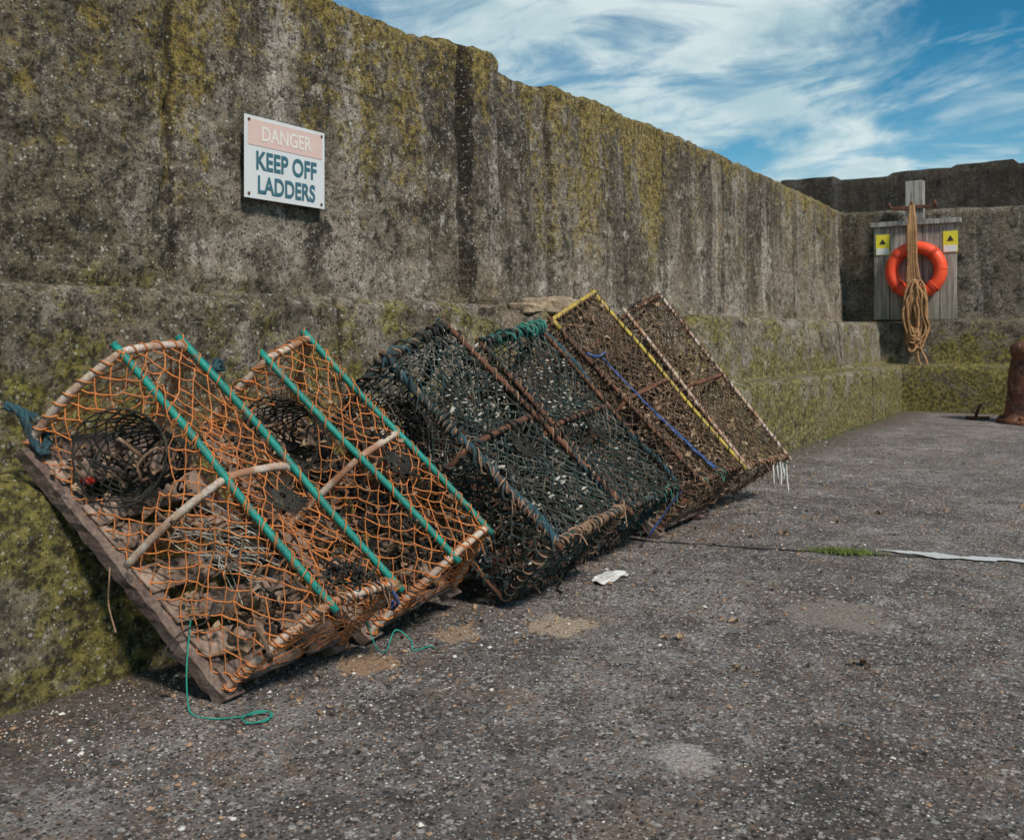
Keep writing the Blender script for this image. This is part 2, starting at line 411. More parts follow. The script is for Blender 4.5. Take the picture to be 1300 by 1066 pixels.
# ------------------------------------------------------------------ lobster pots
def creel(cn,net,frame,bars,*,base=True,edge=None,Ns=28,Nv=32,netr=.0019,weed=None,weedn=0,weedr=(.006,.02),funnel=True,clutter=0,seed=1,barR=.0115,hoopR=.0125,lace=None,slat=6,double=None,netend=True,boxy=False,mess=None,sag0=.03):
    random.seed(seed)
    e=empty('lobster_pot')
    nb0,fb0,nb1,fb1,nt0,ft0,nt1,ft1=[V(c) for c in cn]
    cen=(nb0+fb0+nb1+fb1+nt0+ft0+nt1+ft1)/8
    def hoop(nb,nt,ft,fb):
        axisw=(fb-nb).normalized()
        if boxy:
            P=[nb,nb.lerp(nt,.5)-axisw*.008,nb.lerp(nt,.92),nt.lerp(ft,.06),nt.lerp(ft,.5),nt.lerp(ft,.94),ft.lerp(fb,.08),ft.lerp(fb,.5),fb]
        else:
            P=[nb,nb.lerp(nt,.5)-axisw*.03,nb.lerp(nt,.93)-axisw*.008,nt.lerp(ft,.10)+(nt-nb).normalized()*.006,nt.lerp(ft,.5)+(nt-nb).normalized()*.010,nt.lerp(ft,.92),fb.lerp(ft,.9)+axisw*.005,fb.lerp(ft,.5)+axisw*.015,fb]
        return resample(cat(P,6),.012)
    H0=hoop(nb0,nt0,ft0,fb0); H1=hoop(nb1,nt1,ft1,fb1)
    def vt(H,p): return min(range(len(H)),key=lambda i:(H[i]-p).length)/(len(H)-1)
    vn=vt(H0,nt0); vf=vt(H0,ft0)
    def surf(s,v,sag=None,jit=0):
        if sag is None: sag=sag0
        p=at(H0,v).lerp(at(H1,v),s)
        fr=(s*2)%1 if 0<s<1 else 0
        k=math.sin(math.pi*fr)*min(1,min(abs(v-vn),abs(v-vf),v,1-v)*9)
        k*= sag*(1+2.0*noise.noise(V((s*4,v*5,seed))))
        p=p+(cen-p).normalized()*k
        if 0<s<1: p=p+(nb0-nb1).normalized()*(.028*noise.noise(V((s*3,v*6,seed+5)))*math.sin(math.pi*fr))
        return p
    def netpatch(F,ni,nj,r,mb,hole=None,jit=.004,drop=.006,miss=.015):
        nd={}
        for i in range(ni+1):
            for j in range(nj+1):
                if (i+j)%2==0:
                    nd[(i,j)]=F(i/ni+ (U(-.3,.3)/ni if 0<i<ni else 0),j/nj+(U(-.25,.25)/nj if 0<j<nj else 0))+V((U(-jit,jit),U(-jit,jit),U(-jit,jit)))
        for (i,j),p in nd.items():
            if hole and hole(i/ni,j/nj): continue
            for di in (1,-1):
                q=nd.get((i+di,j+1))
                if q is None: continue
                if hole and hole((i+di)/ni,(j+1)/nj): continue
                if R()<miss: continue
                m=p.lerp(q,.5)+V((U(-.003,.003),U(-.003,.003),-drop*R()))
                mb.tube([p,m,q],r*U(.8,1.3),4)
            b=len(mb.v); k=r*U(1.7,2.6)
            for d in ((1,0,0),(-1,0,0),(0,1,0),(0,-1,0),(0,0,1),(0,0,-1)): mb.v.append(p+V(d)*k)
            for f in ((0,2,4),(2,1,4),(1,3,4),(3,0,4),(2,0,5),(1,2,5),(3,1,5),(0,3,5)): mb.f.append(tuple(b+x for x in f))
        return nd
    nm=MB(); eye_s,eye_v=.76,vn*.5
    def hole(s,v): return funnel and ((s-eye_s)/.15)**2+((v-eye_v)/(vn*.36))**2<1
    nd=netpatch(lambda s,v:surf(s,v),Ns,Nv,netr,nm,hole)
    def endf(H,nb,fb):
        return lambda a,b: nb.lerp(fb,a).lerp(at(H,.08+.84*a),b)
    if netend:
        netpatch(endf(H0,nb0,fb0),12,10,netr,nm); netpatch(endf(H1,nb1,fb1),12,10,netr,nm)
    nm.obj('netting',net,e)
    if double:
        dm=MB(); ph=U(0,9)
        netpatch(lambda s,v:surf(s,v,.08),int(Ns*1.1),int(Nv*1.1),netr*.75,dm,lambda s,v: noise.noise(V((s*3,v*4,ph)))<-.05)
        dm.obj('inner_netting',double,e)
    dv=MB()
    hm=[at(H0,k/20).lerp(at(H1,k/20),.5) for k in range(21)]
    netpatch(endf(hm,nb0.lerp(nb1,.5),fb0.lerp(fb1,.5)),12,8,netr*.8,dv)
    dv.obj('divider_netting',net,e)
    fm=MB()
    mid=[a.lerp(b,.5) for a,b in zip([at(H0,k/40) for k in range(41)],[at(H1,k/40) for k in range(41)])]
    for H in (H0,H1,mid): fm.tube(H,hoopR,8,True)
    fm.obj('hoops',frame,e)
    lm=MB()
    for a,b,bmat in ((nt0,nt1,bars[0]),(ft0,ft1,bars[1])):
        bm=MB()
        u=(b-a).normalized(); bow=V((U(-.006,.006),U(-.006,.006),0))
        pts=cat([a-u*.03,a.lerp(b,.33)+bow,a.lerp(b,.66)-bow,b+u*.035],6); bm.tube(pts,barR,8,True)
        bm.obj('rail',bmat,e)
        d=resample(pts,.006); hx=[]
        t=u; o1=t.orthogonal().normalized(); o2=t.cross(o1); an=0
        for i,p in enumerate(d):
            an+=.006/.05*2*math.pi*(.55+.9*abs(noise.noise(V((i*.03,seed,2))))*2); rr=barR+.002+.004*abs(noise.noise(V((i*.1,seed,7))))
            hx.append(p+(o1*math.cos(an)+o2*math.sin(an))*rr)
        lm.tube(hx,netr*1.1,4)
    for H in (H0,H1):
        d=resample(H,.005); hx=[]; an=0
        for i,p in enumerate(d):
            t=(d[min(i+1,len(d)-1)]-d[max(0,i-1)]).normalized(); o1=t.cross(V((.3,.5,.8))).normalized(); o2=t.cross(o1)
            an+=.005/.035*2*math.pi*(.5+1.6*abs(noise.noise(V((i*.04,seed,4))))); hx.append(p+(o1*math.cos(an)+o2*math.sin(an))*(hoopR+.003))
        lm.tube(hx,netr*1.2,4)
    lm.obj('lacing',lace or net,e)
    def wob(a,b,k=7,j=.012): return cat([a]+[a.lerp(b,i/k)+V((U(-j,j),U(-j,j),U(-j,j))) for i in range(1,k)]+[b],6)
    L=dict(nt=lambda:wob(nt0,nt1),ft=lambda:wob(ft0,ft1),nb=lambda:wob(nb0,nb1),fb=lambda:wob(fb0,fb1),b0=lambda:wob(nb0,fb0),H0=lambda:H0,H1=lambda:H1,mid=lambda:mid,t0=lambda:wob(nt0,ft0),t1=lambda:wob(nt1,ft1))
    if edge:
        for key,r,mt in edge:
            rm=MB(); rm.rope(L[key](),r); rm.obj('edge_rope',mt,e)
    if mess:
        for key,mt,R0,r,pitch,f0,f1 in mess:
            P=resample(L[key](),.01); a=int(f0*(len(P)-1)); b=int(f1*(len(P)-1)); P=P[a:b+1]; hx=[]; an=U(0,6)
            for i,p in enumerate(P):
                t=(P[min(i+1,len(P)-1)]-P[max(0,i-1)]).normalized(); o1=t.cross(V((.31,.5,.8))).normalized(); o2=t.cross(o1)
                for sub in range(3):
                    nn_=noise.noise(V((i*.09,seed,R0*50)))
                    an+=(.01/3)/pitch*2*math.pi*(.25+3.0*max(0,nn_+.15))
                    rr=R0*(.85+.75*noise.noise(V((i*.3+sub*.1,seed*2,an*.3))))
                    q=P[min(i+1,len(P)-1)]
                    hx.append(p.lerp(q,sub/3)+(o1*math.cos(an)+o2*math.sin(an))*rr)
            k=MB(); k.tube(hx,r,5)
            for q in range(int(len(P)/6)):
                p=random.choice(P); d1=V((U(-1,1),U(-1,1),U(-1,.3))).normalized()*U(.02,.07)
                k.tube(cat([p,p+d1*.6+V((0,0,.01)),p+d1+V((0,0,-.02))],4),r*.6,4)
            k.obj('rope_winding',mt,e)
    u=(nb1-nb0).normalized(); wv=(fb0-nb0).normalized(); nn=wv.cross(u); 
    if nn.dot(nt0-nb0)<0: nn=-nn
    nn.normalize()
    wm=MB(); sm=MB()
    if base:
        for a,b,sg in ((nb0,nb1,1),(fb0,fb1,-1)):
            wm.box(a-u*.03+wv*.006*sg-nn*.020,b-u*.01+wv*.006*sg-nn*.020,wv*.070,nn*.046,26,.0045)
        for s,a,b in ((0,nb0,fb0),(1,nb1,fb1)):
            c=u*(.03 if s==0 else -.04)
            wm.box(a+c+nn*.012,b+c+nn*.012,u*.07,nn*.022,8,.005)
        for k in range(slat):
            s=(k+.9)/(slat+.8); a=nb0.lerp(nb1,s); b=fb0.lerp(fb1,s); tw=u*U(-.035,.035)
            sm.box(a+nn*.012+tw,b+nn*.012-tw,u*U(.05,.09),nn*.014,7,.005)
        sm.obj('base_slats',M_slat if seed<30 else M_wood,e)
    else:
        for a,b in ((nb0,nb1),(fb0,fb1),(nb0,fb0),(nb1,fb1)): wm.tube([a,a.lerp(b,.5)+V((0,0,.004)),b],.013,7,True)
        for k in range(10):
            s=(k+.5)/10; wm.tube([nb0.lerp(nb1,s),fb0.lerp(fb1,s)],.007,5)
        for q in range(3):
            s=.2+.3*q; wm.box(nb0.lerp(nb1,s)-nn*.01,fb0.lerp(fb1,s)-nn*.01,u*.16,nn*.008,6,.004)
    wm.obj('base_frame',M_wood if base else M_rusty,e,False)
    if funnel:
        k=MB(); wdir=(fb0-nb0).normalized()
        def ff(a,t):
            an=2*math.pi*a; sc=1-.5*t**.7
            s=eye_s+.155*sc*math.cos(an); v=eye_v+vn*.38*sc*math.sin(an)
            return surf(s,v,0)+wdir*(.16*t)-V((0,0,.02*t))
        netpatch(ff,34,16,.0025,k,jit=.0025,drop=.001)
        k.tube([ff(i/28,1) for i in range(29)],.005,6)
        k.tube([ff(i/28,0) for i in range(29)],.003,5)
        cs,cv=.40,(vn+vf)/2+.01
        cp=surf(cs,cv,.02)+nn*.004
        e1_=u; e2_=wv
        for i in range(40):
            an=2*math.pi*i/40; d=e1_*math.cos(an)+e2_*math.sin(an)
            k.tube([cp+d*.010,cp+d*.035-nn*.008+V((U(-.004,.004),U(-.004,.004),0)),cp+d*U(.045,.085)-nn*U(-.004,.006)],.0032,4)
        for rr in (.018,.028,.04,.052):
            k.tube([cp-nn*.004+e1_*math.cos(i*math.pi/10)*rr*U(.8,1.2)+e2_*math.sin(i*math.pi/10)*rr*U(.8,1.2) for i in range(21)],.0035,4)
        k.obj('entrance_eye',M_black,e)
    if clutter:
        k=MB(); k2=MB()
        for q in range(clutter):
            s=U(.06,.92); a=U(.12,.88)
            c0=nb0.lerp(nb1,s).lerp(fb0.lerp(fb1,s),a)+nn*U(.03,.18); pts=[]
            for i in range(9):
                pts.append(c0.copy()); c0=c0+V((U(-.05,.05),U(-.05,.05),U(-.045,.045)))
            (k if R()<.6 else k2).tube(cat(pts,4),U(.0025,.007),5)
        k.obj('tangled_line',M_black,e); 
        if k2.v: k2.obj('old_bait_line',M_brown,e)
    if weed:
        k=MB(); Lq=list(nd.values())
        for q in range(weedn):
            c_=random.choice(Lq)
            if noise.noise(c_*6)<.08 and R()<.9: continue
            k.flake(c_+V((U(-.02,.02),U(-.02,.02),U(-.02,.02))),U(*weedr))
        for q in range(weedn//2):
            s=U(.03,.97); a=U(.05,.95); k.flake(nb0.lerp(nb1,s).lerp(fb0.lerp(fb1,s),a)+nn*U(.02,.05),U(.01,.03))
        k.obj('dried_weed',weed,e,False)
    return e,dict(surf=surf,u=u,w=wv,n=nn,H0=H0,H1=H1)

e1,c1=creel([(-2.12,1.68,.045),(-2.12,2.12,.055),(-2.60,1.37,.74),(-2.63,1.80,.74),(-1.87,1.84,.29),(-1.86,2.11,.285),(-2.35,1.50,1.0),(-2.36,1.72,1.02)],
   M_orange,M_pvc,(M_green,M_green),Ns=28,Nv=34,clutter=40,seed=3,weed=M_shell,weedn=300,slat=6,netr=.0022,
   mess=[('H0',M_orange,.019,.0022,.02,0,1),('t0',M_black,.014,.004,.03,.0,.8),('nt',M_orange,.016,.002,.05,0,1),('H0',M_tan,.02,.003,.03,0.3,1)])
e2,c2=creel([(-2.12,2.27,.045),(-2.12,2.72,.09),(-2.62,1.98,.73),(-2.64,2.40,.75),(-1.87,2.41,.31),(-1.87,2.60,.37),(-2.39,2.06,.97),(-2.4,2.26,1.04)],
   M_orange,M_pvc,(M_green,M_green),Ns=28,Nv=34,clutter=70,seed=9,weed=M_shell,weedn=600,netr=.0022,boxy=True,
   mess=[('H0',M_orange,.018,.0022,.02,0,1),('H1',M_orange,.018,.002,.03,0,1),('ft',M_orange,.016,.002,.05,0,1)])
e3,c3=creel([(-1.97,2.86,.04),(-1.99,3.36,.04),(-2.58,2.58,.72),(-2.6,3.06,.74),(-1.70,2.80,.30),(-1.70,3.34,.345),(-2.36,2.62,.96),(-2.36,3.0,1.09)],
   M_darkgreen,M_rusty,(M_rusty,M_rusty),base=False,
   edge=[('nt',.018,M_bluerope),('ft',.011,M_bluerope),('nb',.015,M_black),('H0',.015,M_darkgreen),('H1',.018,M_darkgreen),('b0',.02,M_black)],
   Ns=30,Nv=40,netr=.0033,clutter=140,seed=12,weed=M_shellw,weedn=800,weedr=(.004,.018),double=M_greytwine,funnel=True,lace=M_tan,sag0=.055,
   mess=[('H0',M_tan,.022,.005,.03,.3,1),('nt',M_darkgreen,.026,.006,.05,0,1),('nt',M_tan,.022,.0035,.04,.0,.7),('H1',M_black,.026,.007,.045,0,1),('b0',M_tan,.022,.006,.04,.2,1),('ft',M_black,.02,.005,.05,0,1),('mid',M_black,.018,.006,.05,0,1),('nb',M_darkgreen,.026,.007,.05,0,1),('t1',M_bluerope,.022,.008,.06,0,1)])
e4,c4=creel([(-2.06,3.50,.04),(-2.08,4.02,.04),(-2.60,3.24,.74),(-2.60,3.72,.76),(-1.82,3.60,.28),(-1.80,4.10,.32),(-2.40,3.30,1.01),(-2.40,3.78,1.09)],
   M_darkgreen,M_rusty,(M_rusty,M_rusty),base=False,
   edge=[('nt',.011,M_darkgreen),('ft',.013,M_bluerope),('nb',.013,M_black),('H0',.013,M_bluerope),('H1',.014,M_darkgreen),('b0',.016,M_black)],
   Ns=30,Nv=42,netr=.0031,clutter=140,seed=21,weed=M_shellw,weedn=700,weedr=(.004,.018),double=M_greytwine,lace=M_black,sag0=.055,
   mess=[('t1',M_tealrope,.024,.006,.05,0,1),('H1',M_darkgreen,.026,.006,.05,0.2,1),('H0',M_darkgreen,.02,.006,.035,0,1),('H0',M_tealrope,.018,.004,.06,.4,1),('b0',M_tan,.02,.006,.04,0,1),('ft',M_black,.022,.006,.05,0,1),('nt',M_black,.02,.006,.05,0,1),('nt',M_tan,.02,.003,.05,0.2,1),('t1',M_tealrope,.03,.008,.05,.5,1),('t1',M_tealrope,.034,.007,.04,.2,1),('mid',M_black,.018,.006,.05,0,1)])
e5,c5=creel([(-2.0,4.3,.04),(-2.0,4.85,.04),(-2.68,3.98,.90),(-2.69,4.46,1.0),(-1.80,4.40,.30),(-1.76,4.88,.33),(-2.5,4.07,1.12),(-2.5,4.53,1.28)],
   M_brown,M_rusty,(M_rusty,M_yellow),Ns=34,Nv=36,netr=.0031,clutter=150,seed=31,weed=M_shell,weedn=2000,weedr=(.006,.026),double=M_olive,lace=M_black,funnel=False,slat=8,boxy=True,sag0=.05,
   mess=[('nt',M_brown,.018,.005,.04,0,1),('H0',M_brown,.018,.005,.04,0,1),('H1',M_tan,.018,.004,.04,0,1),('t0',M_tealrope,.018,.005,.05,0,.5),('nb',M_black,.024,.008,.05,0,1),('fb',M_black,.024,.008,.05,0,1)])
k=MB(); a=V((-2.5,4.07,1.13)); b=V((-2.5,4.53,1.295)); k.tube(cat([a,a.lerp(b,.5)+V((.006,0,.004)),b],6),.013,8,True); k.tube([V((-2.5,4.07,1.13)),V((-2.46,4.085,1.08))],.0135,8,True); k.obj('yellow_hoop_sleeve',M_yellow,e5)
e6,c6=creel([(-2.05,4.98,.04),(-2.05,5.6,.07),(-2.70,4.8,.95),(-2.72,5.35,1.05),(-1.81,5.08,.30),(-1.76,5.70,.285),(-2.5,4.93,1.18),(-2.5,5.40,1.31)],
   M_brown,M_rusty,(M_pvc,M_pvc),Ns=34,Nv=36,netr=.0031,clutter=150,seed=41,weed=M_shell,weedn=2200,weedr=(.006,.028),double=M_olive,funnel=False,slat=8,boxy=True,sag0=.05,
   mess=[('t1',M_black,.016,.006,.05,0,1),('nt',M_tan,.018,.005,.04,0,1),('ft',M_brown,.018,.005,.05,0,1),('H0',M_tan,.018,.005,.04,0,1)])

random.seed(77)
k=MB()
S=c1['surf']
for q in range(34):
    a=S(U(.25,.55),.22+U(-.08,.1),.05)-c1['n']*.03; b=S(U(.1,.35),.3+U(-.1,.1),.05)-c1['n']*U(.02,.06)
    k.tube(cat([a,a.lerp(b,.4)+V((U(-.03,.03),U(-.03,.03),U(-.03,.03))),b],6),.0018,4)
k.obj('pale_line_bundle',M_pale,e1)
k=MB()
for q in range(40):
    p=S(.06+U(-.04,.05),.48+U(-.04,.1),0)+c1['n']*.006
    k.tube(cat([p,p+V((U(-.04,.04),U(-.04,.04),U(-.04,.03))),p+V((U(-.05,.05),U(-.05,.05),U(-.05,.03)))],5),.0035,5)
k.obj('black_knot',M_black,e1)
k=MB(); a=S(0,.62,0); k.rope(cat([a,a+V((.02,.02,-.05)),a+V((-.03,.05,-.09)),a+V((-.06,.09,-.08))],6),.006); k.obj('blue_tie',M_blue,e1)
k=MB(); p=V((-2.60,1.37,.74))
k.rope(cat([p+V((-.03,-.05,.11)),p+V((.0,-.02,.09)),p+V((.02,-.0,.02)),p+V((.06,.02,-.03)),p+V((.01,.04,.05)),p+V((-.05,.0,.09))],7),.014)
k.obj('corner_rope',M_bluerope,e1)
k=MB(); p=V((-2.60,1.98,.93))
k.rope(cat([p+V((-.05,-.08,.0)),p+V((.02,-.05,.03)),p+V((.05,.0,.0)),p+V((.0,.04,.03)),p+V((-.02,.08,.0))],7),.015)
k.obj('corner_rope',M_bluerope,e2)
k=MB(); u=c1['u']
for s in (.82,.12): 
    p=V((-2.12,1.68,.04)).lerp(V((-2.60,1.37,.74)),s)+c1['w']*.05+c1['n']*.015
    k.box(p,p+c1['w']*.035,u*.02,c1['n']*.012,1,.001)
k.obj('red_tags',M_redp,e1)
k=MB()
p=V((-2.40,1.50,.44)); k.tube(cat([p,p+V((.01,-.01,-.08)),p+V((-.01,0,-.16)),p+V((.01,.01,-.24))],6),.003,4)
k.obj('frayed_string',M_tan,e1)
for (cc,ee,nq) in ((c3,e3,170),(c4,e4,130)):
    k=MB()
    for q in range(nq):
        s=random.gauss(.75,.12) if R()<.6 else R(); v=random.gauss(.5,.1)
        k.rock(cc['surf'](min(1,max(0,s)),v,.03)-cc['n']*U(-.005,.05),U(.003,.012))
    k.obj('shell_crust',M_shellw,ee,False)
k=MB()
k.box(V((-1.93,4.03,.06)),V((-1.80,4.13,.29)),V((.0,.04,0)),V((.006,0,.003)),5,.002)
k.obj('blue_strap',M_blue,e4)
k=MB(); a=V((-2.3,4.22,.93)); b=V((-1.80,4.56,.34)); off=c5['n']*.012
P=[a.lerp(b,i/16)+off+c5['w']*U(-.006,.006)-c5['n']*(.012*math.sin(i/16*math.pi)) for i in range(17)]
for i in range(16): 
    wd_=.016+.028*(i/16)+U(-.006,.006); k.box(P[i],P[i+1],c5['w']*wd_,c5['n']*.005,1,.002)
k.tube(cat([a+off+V((.0,-.16,.02)),a+off+V((.03,-.1,.0)),a+off+V((.04,-.03,.02)),a+off],6),.008,6)
k.obj('blue_strap',M_blue,e5)
k=MB()
for q in range(7):
    y=5.62+.045*q-.12; x=-1.78-.02*R(); L=U(.08,.24)
    p=V((x,y,.27)); k.tube(cat([p,p+V((.01*R(),U(-.01,.01),-L*.5)),p+V((.015*R(),U(-.01,.01),-L))],4),[.006]*8+[.003],6)
k.obj('white_drips',M_white,e6)

k=MB()
k.tube(cat([V((-2.20,1.62,.24)),V((-2.17,1.585,.12)),V((-2.15,1.575,.03)),V((-2.12,1.57,.008)),V((-2.05,1.585,.008)),V((-2.0,1.63,.01)),V((-1.96,1.69,.012)),V((-1.93,1.68,.01)),V((-1.94,1.63,.008)),V((-1.98,1.62,.012)),V((-1.985,1.665,.014)),V((-1.95,1.69,.014)),V((-1.92,1.655,.01)),V((-1.955,1.61,.01))],8),.0022,5)
k.obj('green_twine',fiber('bright_green_twine',(.02,.33,.24),(.02,.25,.19),None,bump=False))
k=MB()
k.tube(cat([V((-2.0,2.13,.14)),V((-1.97,2.14,.06)),V((-2.0,2.22,.02)),V((-2.03,2.3,.06)),V((-1.98,2.32,.03)),V((-1.95,2.30,.008)),V((-1.93,2.36,.008)),V((-1.9,2.35,.008))],8),.0022,5)
k.obj('green_twine',bpy.data.materials['bright_green_twine'])

# ------------------------------------------------------------------ warning sign
def plain(name,c,rough=.5,nz=.0,dirt=None,sc=25):
    m=bpy.data.materials.new(name); n=NT(m); p=n.pos()
    cc=n.mix(n.ramp(n.noise(p,sc,6,.7),.5,.75,0,.5),c,dirt or tuple(x*.8 for x in c))
    n.out(cc,rough); return m
sg=empty('warning_sign')
SX=-3.535
def boxm(name,x0,x1,y0,y1,z0,z1,mat,parent,bev=0):
    b=MB(); vs=[(x,y,z) for x in(x0,x1) for y in(y0,y1) for z in(z0,z1)]; b.v=[V(v) for v in vs]
    b.f=[(0,1,3,2),(4,6,7,5),(0,4,5,1),(2,3,7,6),(0,2,6,4),(1,5,7,3)]
    o=b.obj(name,mat,parent,False)
    if bev:
        md=o.modifiers.new('b','BEVEL'); md.width=bev; md.segments=2
    return o
M_sw=plain('sign_white',(.60,.61,.61),.4,dirt=(.48,.47,.42),sc=10); M_sp=plain('faded_red',(.62,.44,.39),.45,dirt=(.60,.54,.49),sc=14)
M_st=plain('sign_teal',(.045,.13,.17),.5,dirt=(.14,.20,.22),sc=40); M_sw2=plain('sign_letter_white',(.70,.64,.59),.5)
boxm('panel',SX,SX+.004,2.905,3.435,1.718,2.122,M_sw,sg,.001)
boxm('red_band',SX+.0045,SX+.006,2.925,3.415,1.978,2.105,M_sp,sg)
def text(s,y0,y1,z0,z1,mat,off=.018,x=SX+.0075,parent=sg,name='lettering'):
    cu=bpy.data.curves.new(name,'FONT'); cu.body=s; cu.size=1; cu.offset=off; cu.extrude=0
    o=bpy.data.objects.new(name,cu); col.objects.link(o); bpy.context.view_layer.update()
    dg=bpy.context.evaluated_depsgraph_get(); me=bpy.data.meshes.new_from_object(o.evaluated_get(dg)); bpy.data.objects.remove(o)
    xs=[v.co.x for v in me.vertices]; ysx=[v.co.y for v in me.vertices]
    a,b,c,d=min(xs),max(xs),min(ysx),max(ysx)
    for v in me.vertices:
        yy=y0+(v.co.x-a)/(b-a)*(y1-y0); zz=z0+(v.co.y-c)/(d-c)*(z1-z0); v.co=(x,yy,zz)
    me.materials.clear(); me.materials.append(mat)
    o=bpy.data.objects.new(name,me); col.objects.link(o); o.parent=parent; return o
text('DANGER',3.01,3.34,2.005,2.08,M_sw2,.018)
text('KEEP OFF',2.975,3.375,1.862,1.955,M_st,.026)
text('LADDERS',2.985,3.365,1.745,1.835,M_st,.026)
k=MB()
for y in (2.93,3.41):
    for z in (1.74,2.10): k.tube([V((SX,y,z)),V((SX+.010,y,z))],.007,8,True)
k.obj('screws',M_rusty,sg)

# ------------------------------------------------------------------ life ring station
lr=empty('life_ring_station')
M_grey=bpy.data.materials.new('grey_board'); n=NT(M_grey); p=n.pos()
gr_=n.noise(n.mapping(p,scale=(14,14,.9)),2,8,.7,.4); c=n.mix(n.ramp(gr_,.38,.62),(.17,.145,.125),(.40,.365,.33))
c=n.mix(n.ramp(n.noise(p,3,7,.7),.5,.62,0,.6),c,(.26,.225,.18)); c=n.mix(n.ramp(n.sep(p)[2],1.7,1.25,0,.45),c,(.17,.17,.11))
n.out(c,.9,n.bump(gr_,.006,.8))
BY=14.0
def boxy(name,x0,x1,y0,y1,z0,z1,mat,bev=.006): return boxm(name,x0,x1,y0,y1,z0,z1,mat,lr,bev)
for i in range(5):
    x0=-3.06+i*.222; boxy('board_plank',x0,x0+.214,BY+.005*(i%2),BY+.035,1.27,2.62+.003*i,M_grey)
boxy('board_cap',-3.10,-1.90,BY-.05,BY+.05,2.62,2.69,M_grey)
boxy('post',-2.64,-2.40,BY+.055,BY+.20,1.26,3.27,M_grey,.01)
boxy('bracket',-2.82,-2.22,BY+.03,BY+.052,2.86,2.91,M_rusty,.004)
k=MB(); 
for x in (-2.82,-2.22,-2.52): k.tube([V((x,BY+.03,2.9)),V((x,BY-.12,2.88)),V((x,BY-.14,2.94))],.02,6,True)
k.obj('hooks',M_rusty,lr)
k=MB(); C=V((-2.47,BY-.10,1.97)); RM=.325; rm=.088
k.tube([C+V((math.cos(a)*RM,0,math.sin(a)*RM)) for a in [i*math.pi/24 for i in range(49)]],rm,16)
M_ring=plain('ring_orange',(.85,.085,.03),.45,dirt=(.75,.12,.05),sc=8)
k.obj('life_ring',M_ring,lr)
k=MB()
for a0 in (.25,.75,1.25,1.75):
    a=a0*math.pi
    c_=C+V((math.cos(a)*RM,0,math.sin(a)*RM)); rd=V((math.cos(a),0,math.sin(a))); tn=V((-math.sin(a),0,math.cos(a)))
    pts=[c_+(rd*math.cos(t)+V((0,1,0))*math.sin(t))*(rm+.002) for t in [i*math.pi/10 for i in range(21)]]
    for d in (-.02,0,.02): k.tube([q+tn*d for q in pts],.010,5)
k.obj('ring_bands',plain('band_red',(.66,.07,.03),.6),lr)
k=MB()
M_ochre=fiber('ochre_rope',(.50,.28,.13),(.34,.185,.09),(.2,.11,.055),scale=12,fine=60)
for q in range(8):
    ox=U(-.06,.06); pts=[V((-2.52+ox*.5,BY-.13,2.93-.01*q)),V((-2.50+ox,BY-.22,2.5)),V((-2.49+ox,BY-.24,2.1)),V((-2.47+ox*1.5,BY-.26,1.8)),V((-2.44+ox,BY-.28,1.62))]
    k.rope(cat(pts,6),.015)
for q in range(20):
    cx=-2.42+U(-.06,.06); zt=U(1.5,1.85); zb=U(.80,1.2); wdt=U(.03,.14); y=BY-.30-U(0,.12); pts=[]
    for i in range(13):
        a=2*math.pi*i/12; pts.append(V((cx+math.sin(a)*wdt*U(.5,1.3),y+.03*math.cos(3*a),(zt+zb)/2+math.cos(a)*(zt-zb)/2)))
    k.rope(cat(pts,4),.016)
for q in range(7):
    z=1.42+q*.035; pts=[V((-2.43+math.cos(a)*.12,BY-.34+math.sin(a)*.08,z+.01*math.sin(a*2))) for a in [i*math.pi/6 for i in range(13)]]
    k.rope(cat(pts,3),.016)
for ox in (-.03,.02):
    k.rope(cat([V((-2.40+ox,BY-.36,1.0)),V((-2.37+ox,BY-.38,.85)),V((-2.32+ox*2,BY-.40,.70)),V((-2.28+ox,BY-.42,.58))],6),.014)
k.obj('throw_rope',M_ochre,lr)
M_y=plain('notice_yellow',(.74,.62,.05),.5); M_w=plain('notice_white',(.7,.7,.68),.5); M_k=plain('notice_black',(.03,.03,.03),.5)
for x0 in (-3.03,-2.13):
    boxy('notice_panel',x0,x0+.19,BY-.012,BY-.004,2.21,2.51,M_y,.001)
    boxy('notice_text_area',x0+.01,x0+.18,BY-.016,BY-.013,2.22,2.31,M_w,0)
    k=MB(); cx=x0+.095; k.v=[V((cx-.045,BY-.016,2.37)),V((cx+.045,BY-.016,2.37)),V((cx,BY-.016,2.45))]; k.f=[(0,1,2)]; k.obj('warning_triangle',M_k,lr,False)

# ------------------------------------------------------------------ bollard
k=MB(); bo=empty('mooring_bollard'); bc=V((-.93,12.35,0))
prf=[(.0,.36),(.05,.36),(.06,.30),(.14,.27),(.3,.255),(.5,.24),(.65,.22),(.78,.20),(.82,.22),(.92,.215),(.97,.15),(.99,.02)]
for z,r in prf:
    for i in range(40):
        a=2*math.pi*i/40; rr=r*(1+.07*noise.noise(V((math.cos(a)*3,math.sin(a)*3,z*6))))
        k.v.append(bc+V((math.cos(a)*rr,math.sin(a)*rr,z)))
for j in range(len(prf)-1):
    for i in range(40):
        i2=(i+1)%40; k.f.append((j*40+i,j*40+i2,(j+1)*40+i2,(j+1)*40+i))
M_rust2=fiber('flaking_rust',(.20,.075,.042),(.08,.042,.032),(.34,.21,.15),scale=5,fine=30,bd=.02)
k.obj('bollard_body',M_rust2,bo)
k=MB()
for i in range(6):
    a=i*math.pi/3+.3; p=bc+V((math.cos(a)*.32,math.sin(a)*.32,.05)); k.tube([p,p+V((0,0,.045))],.025,6,True)
k.obj('bolts',M_rust2,bo)
